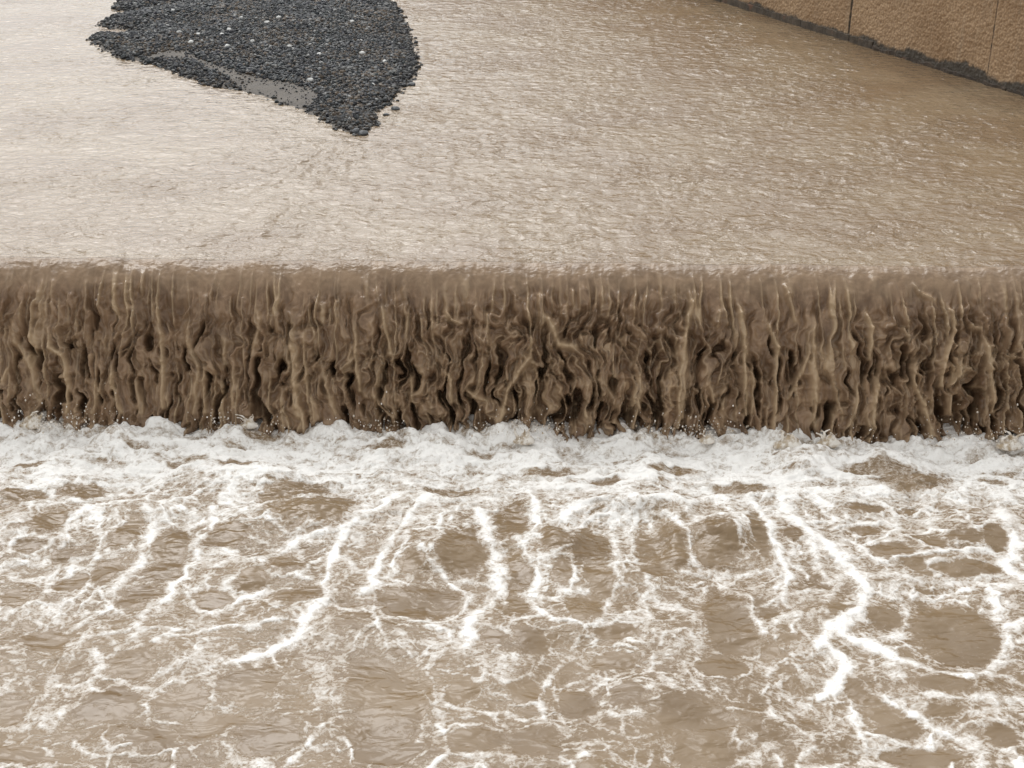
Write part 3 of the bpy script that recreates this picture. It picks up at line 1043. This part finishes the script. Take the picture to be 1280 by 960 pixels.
tint[isb] = np.array([0.085, 0.062, 0.042]) * RNG.uniform(0.5, 1.5, (isb.sum(), 1))
isl = RNG.random(N) < 0.07
tint[isl] = np.array([0.20, 0.20, 0.195]) * RNG.uniform(0.5, 1.5, (isl.sum(), 1))
wet = sstep(0.30, 0.02, csd)
tint *= (1 - 0.45 * wet)[:, None]
tint = np.clip(tint, 0.008, 0.5)
vv, ff, tt, off = [], [], [], 0
tm = RNG.integers(0, 6, N)
for k in range(6):
    m = tm == k
    T_ = rocky(1, 500 + k)
    p = np.stack([cand[m, 0], cand[m, 1], ch[m] + scl[m, 2] * 0.30], 1)
    v, f = scatter(T_, p, scl[m], RNG.uniform(0, 6.28, m.sum()), RNG.normal(0, 0.6, m.sum()))
    vv.append(v)
    ff.append(f + off)
    off += len(v)
    c4 = np.concatenate([tint[m], np.ones((m.sum(), 1))], 1)
    tt.append(np.repeat(c4, len(T_[0]), 0))
o = mesh_object('gravel', np.concatenate(vv), np.concatenate(ff), M_STONE, smooth=False, attrs={'tint': ('COLOR', np.concatenate(tt))})
o['kind'] = 'stuff'
o['label'] = 'dark grey wet gravel covering the bar in the river'

# larger single stones
STONE_MESH = {}
def stone_mesh(kind, c, seed):
    v, f = rocky(2, seed, 0.7, 0.12)
    o_ = mesh_object(kind, v, f, M_STONE, smooth=False, attrs={'tint': ('COLOR', np.tile(np.array([*c, 1.0]), (len(v), 1)))})
    return o_


def put_stone(o_, px, py, r, first):
    x, y = on_plane(px, py, 0.18)
    for _ in range(3):
        _, h = bar_height(np.array([x]), np.array([y]))
        x, y = on_plane(px, py, max(float(h[0]), -0.02) + 0.02)
    o2 = o_ if first else o_.copy()
    if not first:
        COL.objects.link(o2)
    o2.location = (x, y, max(float(h[0]), -0.012) + r * 0.35)
    o2.scale = (r * random.uniform(.95, 1.4), r * random.uniform(.85, 1.15), r * random.uniform(.75, 1.05))
    o2.rotation_euler = (random.uniform(-.2, .2), random.uniform(-.2, .2), random.uniform(0, 6.28))
    return o2


# pale stones, places read from the photograph
pale = stone_mesh('pale_stone', (0.62, 0.62, 0.60), 901)
for i, (a, b, r) in enumerate([(517, 104, .055), (410, 118, .05), (495, 118, .045), (727, 162, .05), (737, 170, .045), (830, 188, .045), (980, 184, .055), (1018, 294, .045),
                               (600, 142, .04), (945, 74, .05), (320, 36, .05), (650, 76, .045), (345, 112, .045), (305, 88, .04), (860, 44, .05), (512, 160, .05),
                               (690, 60, .045), (385, 145, .05), (800, 278, .05), (1060, 214, .045), (975, 140, .04), (560, 60, .04)]):
    p = put_stone(pale, 100 + a * K1, b * K1, r, i == 0)
    thing(p, 'small pale whitish stone lying among the dark gravel of the river bar', 'stone', 'pale stones on the gravel bar')
dark = stone_mesh('dark_stone', (0.045, 0.048, 0.052), 905)
for i, (a, b, r, lab) in enumerate([
    (1097, 383, .075, 'flat dark stone standing alone in brown water just right of the gravel tip'),
    (1066, 402, .05, 'small dark stone awash between the gravel tip and the flat lone stone'),
    (1152, 296, .07, 'dark stone just off the right edge of the gravel bar, where the bar bulges widest'),
    (985, 466, .075, 'dark stone at the very tip of the gravel bar, nearest the waterfall'),
    (960, 458, .07, 'dark stone beside the very tip of the gravel bar, on its left side'),
    (1128, 86, .06, 'dark stone jutting into the water at the upper right edge of the gravel bar')]):
    p = put_stone(dark, 100 + a * K1, b * K1, r, i == 0)
    thing(p, lab, 'stone', 'dark stones at the edge of the gravel bar')

# ------------------------------------------------------------------ retaining wall
A = np.array(on_plane(900, 2))
B = np.array(on_plane(1280, 121))
u = (B - A) / np.linalg.norm(B - A)                # towards the camera, to the right
nw = np.array([u[1], -u[0]])
if nw[0] > 0:
    nw = -nw                                         # towards the river


def wall_s(px, py):
    p = np.array(on_plane(px, py))
    return float((p - A) @ u)


s_j = [wall_s(1058, 52), wall_s(1233, 106)]
print('wall joints', s_j, 'u', u, 'A', A, 'B', B)
W_H, BATTER = 2.5, 0.05
wall = empty('retaining_wall', (float(A[0]), float(A[1]), 0.0))
thing(wall, 'tall ochre retaining wall of rough textured concrete along the right side of the river', 'wall')
L0 = s_j[1] - s_j[0]
edges = [s_j[0] - k * 4.5 for k in range(16, 4, -1)]
FAR = len(edges)
edges += [s_j[0] - 4 * 4.5, s_j[0] - 3 * 4.5, s_j[0] - 2 * 4.5, s_j[0] - 4.5, s_j[0], s_j[1], s_j[1] + 4.2, s_j[1] + 8.4, s_j[1] + 12.6, s_j[1] + 16.8]
wid = [0.045] * FAR + [0.045, 0.045, 0.045, 0.045, 0.055, 0.016, 0.04, 0.04, 0.04, 0.04]


def wpos(s, z, out):
    """position relative to the wall's base point"""
    o_ = out - z * BATTER
    return np.stack([s * u[0] + o_ * nw[0], s * u[1] + o_ * nw[1], z], -1)


for i in range(len(edges) - 1):
    sa, sb = edges[i] + wid[i] / 2, edges[i + 1] - wid[i + 1] / 2
    near = 3 <= i - FAR <= 5
    step = 0.014 if near else (0.08 if i >= FAR else 0.3)
    ss = np.arange(sa, sb, step)
    ss = np.append(ss, sb)
    zz = np.arange(-0.5, 2.0, step) if near else np.arange(-0.5, 2.0, step)
    zz = np.concatenate([zz, np.linspace(2.0, W_H, 20)])
    SS, ZW = np.meshgrid(ss, zz)
    q1 = SS + 0.03 * fbm(SS * 6, ZW * 6, 400, 2)
    q2 = ZW + 0.03 * fbm(SS * 6 + 7, ZW * 6, 402, 2)
    f1, f2 = worley(q1 * 15, q2 * 23.0, 7)
    crack = 1 - sstep(0.02, 0.30, f2 - f1)
    tex = 0.010 * sstep(0.0, 0.5, f2 - f1) + 0.026 * fbm(SS * 11, ZW * 15, 405, 4, 0.6)
    tex *= sstep(0, 0.05, SS - sa) * sstep(0, 0.05, sb - SS)
    P = wpos(SS, ZW, tex)
    top = sstep(0.34, 0.05, ZW + 0.20 * fbm(SS * 1.1, ZW * 1.6, 407, 4))
    grime = top * (0.55 + 0.4 * sstep(-6, s_j[0] + 1.0, SS))
    jd = np.minimum(np.abs(SS - sa), np.abs(SS - sb))
    grime = np.maximum(grime, 0.55 * np.exp(-jd / 0.03))
    # front sheet plus sides and top so the panel has its thickness
    nS, nZ = len(ss), len(zz)
    v = P.reshape(-1, 3)
    fcs = grid_faces(nS, nZ)
    ring_idx = np.concatenate([np.arange(nS), (np.arange(1, nZ)) * nS + nS - 1, (nZ - 1) * nS + np.arange(nS - 2, -1, -1), np.arange(nZ - 2, 0, -1) * nS])
    back = v[ring_idx].copy()
    back[:, 0] -= nw[0] * 0.22
    back[:, 1] -= nw[1] * 0.22
    nv = len(v)
    R = len(ring_idx)
    rf = np.stack([ring_idx, nv + np.arange(R), nv + (np.arange(R) + 1) % R, np.roll(ring_idx, -1)], 1)
    v2 = np.concatenate([v, back])
    f2_ = np.concatenate([fcs, rf])
    gr = np.concatenate([grime.ravel(), np.full(R, 1.6)])
    pt = np.concatenate([crack.ravel(), crack.ravel()[ring_idx]])
    mesh_object('panel', v2, f2_, M_WALL, wall, True, {'grime': ('FLOAT', gr), 'pit': ('FLOAT', pt)})


def wall_box(name, sa, sb, za, zb, oa, ob, mat, rough=0.0, seed=0):
    n = max(2, int((sb - sa) / 0.04))
    ss = np.linspace(sa, sb, n)
    sec = [(za, ob), (zb - 0.02, ob), (zb, ob - 0.03), (zb, oa)]
    vs = []
    for z, o_ in sec:
        zj = z + (rough * 1.2 * fbm(ss * 3 + seed, ss * 0 + z, 420, 3) if z > 0 else 0 * ss)
        oj = o_ + (rough * fbm(ss * 6, ss * 0 + z * 9 + seed, 424, 3) if o_ > oa else 0 * ss)
        vs.append(wpos(ss, zj, oj))
    v = np.concatenate(vs)
    f = grid_faces(n, len(sec))
    nn = len(v)
    caps = np.array([[0, n, 2 * n, 3 * n], [n - 1, 4 * n - 1, 3 * n - 1, 2 * n - 1]])
    return mesh_object(name, v, np.concatenate([f, caps]), mat, wall, False)


wall_box('core', edges[0], edges[-1], -0.6, W_H - 0.05, -0.6, -0.10, M_DARK)
wall_box('coping', edges[0], edges[-1], W_H + 0.003, W_H + 0.15, -0.6, 0.10, M_FOOT)
fe = edges[:FAR + 3] + [edges[FAR + 3], wall_s(997, 34), wall_s(1058, 53), wall_s(1089, 62), s_j[1] + 0.5] + edges[FAR + 6:]
for i in range(len(fe) - 1):
    dk = i >= 6 + FAR
    wall_box('footing', fe[i] + 0.012, fe[i + 1] - 0.012, -0.5, 0.13 if not dk else 0.07, -0.05, 0.018,
             M_FOOT_D if dk else M_FOOT, 0.05 if dk else 0.02, i * 3.1)

# ------------------------------------------------------------------ splashes and spray at the foot of the fall
def tube(path, radii, seg=8):
    P = np.array(path, float)
    v, f = [], []
    n = len(P)
    tg = np.gradient(P, axis=0)
    tg /= np.linalg.norm(tg, axis=1)[:, None] + 1e-9
    for i in range(n):
        a = np.cross(tg[i], [0.3, 1, 0.2])
        a /= np.linalg.norm(a)
        b = np.cross(tg[i], a)
        for k in range(seg):
            w = 2 * math.pi * k / seg
            v.append(P[i] + radii[i] * (math.cos(w) * a + math.sin(w) * b))
    for i in range(n - 1):
        for k in range(seg):
            f.append((i * seg + k, i * seg + (k + 1) % seg, (i + 1) * seg + (k + 1) % seg, (i + 1) * seg + k))
    return np.array(v), np.array(f)


def splash(px, py, size, seed, label, jets=3):
    jets += 1
    r = np.random.default_rng(seed)
    x, y = on_plane(px, py + 4, Z_LOW + 0.14)
    size *= 1.25
    root = empty('splash', (x, y, Z_LOW + 0.08))
    thing(root, label, 'splash', 'splashes at the foot of the waterfall')
    v, f = ICO3
    d = 1 + 0.55 * (billow(v[:, 0] * 2.2 + seed, v[:, 1] * 2.2 + v[:, 2] * 1.7, 600 + seed, 3, 0.6) - 0.25)
    w = v * d[:, None] * np.array([1.3, 0.8, 0.42]) * size * 0.72
    w[:, 2] += np.exp(-((v[:, 0] - 0.2) ** 2) * 5) * np.maximum(v[:, 2], 0) * size * 0.5
    mesh_object('crest', w, f, M_SPL, root)
    for j in range(jets):
        a = r.uniform(-1, 1)
        L = size * r.uniform(0.7, 1.7)
        x_s = r.uniform(-0.6, 0.6) * size
        t_ = np.linspace(0, 1, 14)
        bend = r.uniform(-0.5, 0.5)
        path = np.stack([x_s + a * L * 0.7 * t_ + bend * L * 0.5 * t_ ** 2 + 0.06 * size * np.sin(t_ * 9 + j), -0.15 * L * t_, 0.3 * size + L * (1.0 * t_ - 0.42 * t_ ** 2)], 1)
        rad = size * (0.13 * (1 - t_) ** 1.6 + 0.035 + 0.05 * np.exp(-((t_ - 1.0) / 0.10) ** 2) + 0.012 * np.sin(t_ * 20 + j))
        rad[-1] *= 0.25
        vv_, ff_ = tube(path, rad)
        mesh_object('jet', vv_, ff_, M_SPL, root)


for a in [(1036, 543, .10, 1, 'forked splash with two thin jets thrown up before the fall, right of centre', 4),
          (985, 546, .12, 2, 'rounded tan splash heaped at the foot of the fall, left of the forked splash', 1),
          (884, 540, .07, 3, 'low thin splash at the foot of the fall near the middle right', 3),
          (38, 520, .10, 4, 'spiky splash at the foot of the fall at the left end', 4),
          (310, 521, .08, 5, 'small splash at the foot of the fall left of the smooth water column', 3),
          (1262, 546, .11, 6, 'curling splash at the foot of the fall at the far right end', 4),
          (655, 540, .09, 7, 'white splash at the foot of the fall in the middle of the weir', 2)]:
    splash(*a)

# fine drops flung up along the foot
nd = 5200
dxs = RNG.uniform(-6.5, 6.5, nd)
clump = fbm(dxs * 1.3, dxs * 0 + 3.3, 640, 3)
keep = RNG.random(nd) < sstep(-0.15, 0.45, clump)
dxs = dxs[keep]
nd = len(dxs)
hz = RNG.exponential(0.07, nd)
pos = np.stack([dxs, base_y(dxs) - RNG.uniform(0.05, 0.45, nd), Z_LOW + 0.13 + hz], 1)
sz = 0.0022 + 0.007 * RNG.random(nd) ** 2.5
sc = np.stack([sz, sz, sz * RNG.uniform(0.9, 1.8, nd)], 1)
v, f = scatter(ICO1, pos, sc, np.zeros(nd), RNG.normal(0, .4, nd))
o = mesh_object('spray', v, f, M_SPL)
o['kind'] = 'stuff'
o['label'] = 'fine drops of spray flung up at the foot of the waterfall'

# ------------------------------------------------------------------ light
SUN_EL, SUN_AZ = math.radians(47), math.radians(-16)   # azimuth from +Y clockwise
wd = bpy.data.worlds.new('World')
scene.world = wd
wd.use_nodes = True
nt_ = wd.node_tree
nt_.nodes.clear()
sky = nt_.nodes.new('ShaderNodeTexSky')
sky.sky_type = 'NISHITA'
sky.sun_disc = False
sky.sun_elevation = SUN_EL
sky.sun_rotation = SUN_AZ
sky.air_density = 1.0
sky.dust_density = 6.0
sky.ozone_density = 1.0
hs = nt_.nodes.new('ShaderNodeHueSaturation')
hs.inputs['Saturation'].default_value = 0.0
bg = nt_.nodes.new('ShaderNodeBackground')
bg.inputs['Strength'].default_value = 0.15
ow = nt_.nodes.new('ShaderNodeOutputWorld')
nt_.links.new(sky.outputs[0], hs.inputs['Color'])
cloud = nt_.nodes.new('ShaderNodeMix')          # an even layer of cloud over the clear sky
cloud.data_type = 'RGBA'
cloud.inputs[0].default_value = 0.63
cloud.inputs[7].default_value = (4.25, 4.3, 4.25, 1.0)
nt_.links.new(hs.outputs[0], cloud.inputs[6])
nt_.links.new(cloud.outputs[2], bg.inputs[0])
nt_.links.new(bg.outputs[0], ow.inputs[0])

sl_ = bpy.data.lights.new('sun', 'SUN')
sl_.energy = 0.5
sl_.angle = math.radians(28)
sl_.color = (1.0, 0.985, 0.96)
so = bpy.data.objects.new('sun', sl_)
COL.objects.link(so)
dirv = Vector((math.sin(SUN_AZ) * math.cos(SUN_EL), math.cos(SUN_AZ) * math.cos(SUN_EL), math.sin(SUN_EL)))
so.rotation_euler = dirv.to_track_quat('Z', 'Y').to_euler()
so.location = (0, 0, 30)

# ------------------------------------------------------------------ camera
cam = bpy.data.cameras.new('camera')
cam.sensor_fit = 'HORIZONTAL'
cam.sensor_width = 36.0
cam.lens = 36.0 * F_PX / 1280.0
cam.clip_start = 0.1
cam.clip_end = 3000
co = bpy.data.objects.new('camera', cam)
COL.objects.link(co)
co.location = (0, 0, CAM_Z)
co.rotation_euler = (math.pi / 2 - PITCH, 0, 0)
scene.camera = co
vs = scene.view_settings
vs.view_transform = 'Standard'
vs.look = 'None'
vs.gamma = 1.0
vs.use_curve_mapping = False
vs.exposure = 0.66
scene.cycles.max_bounces = 6
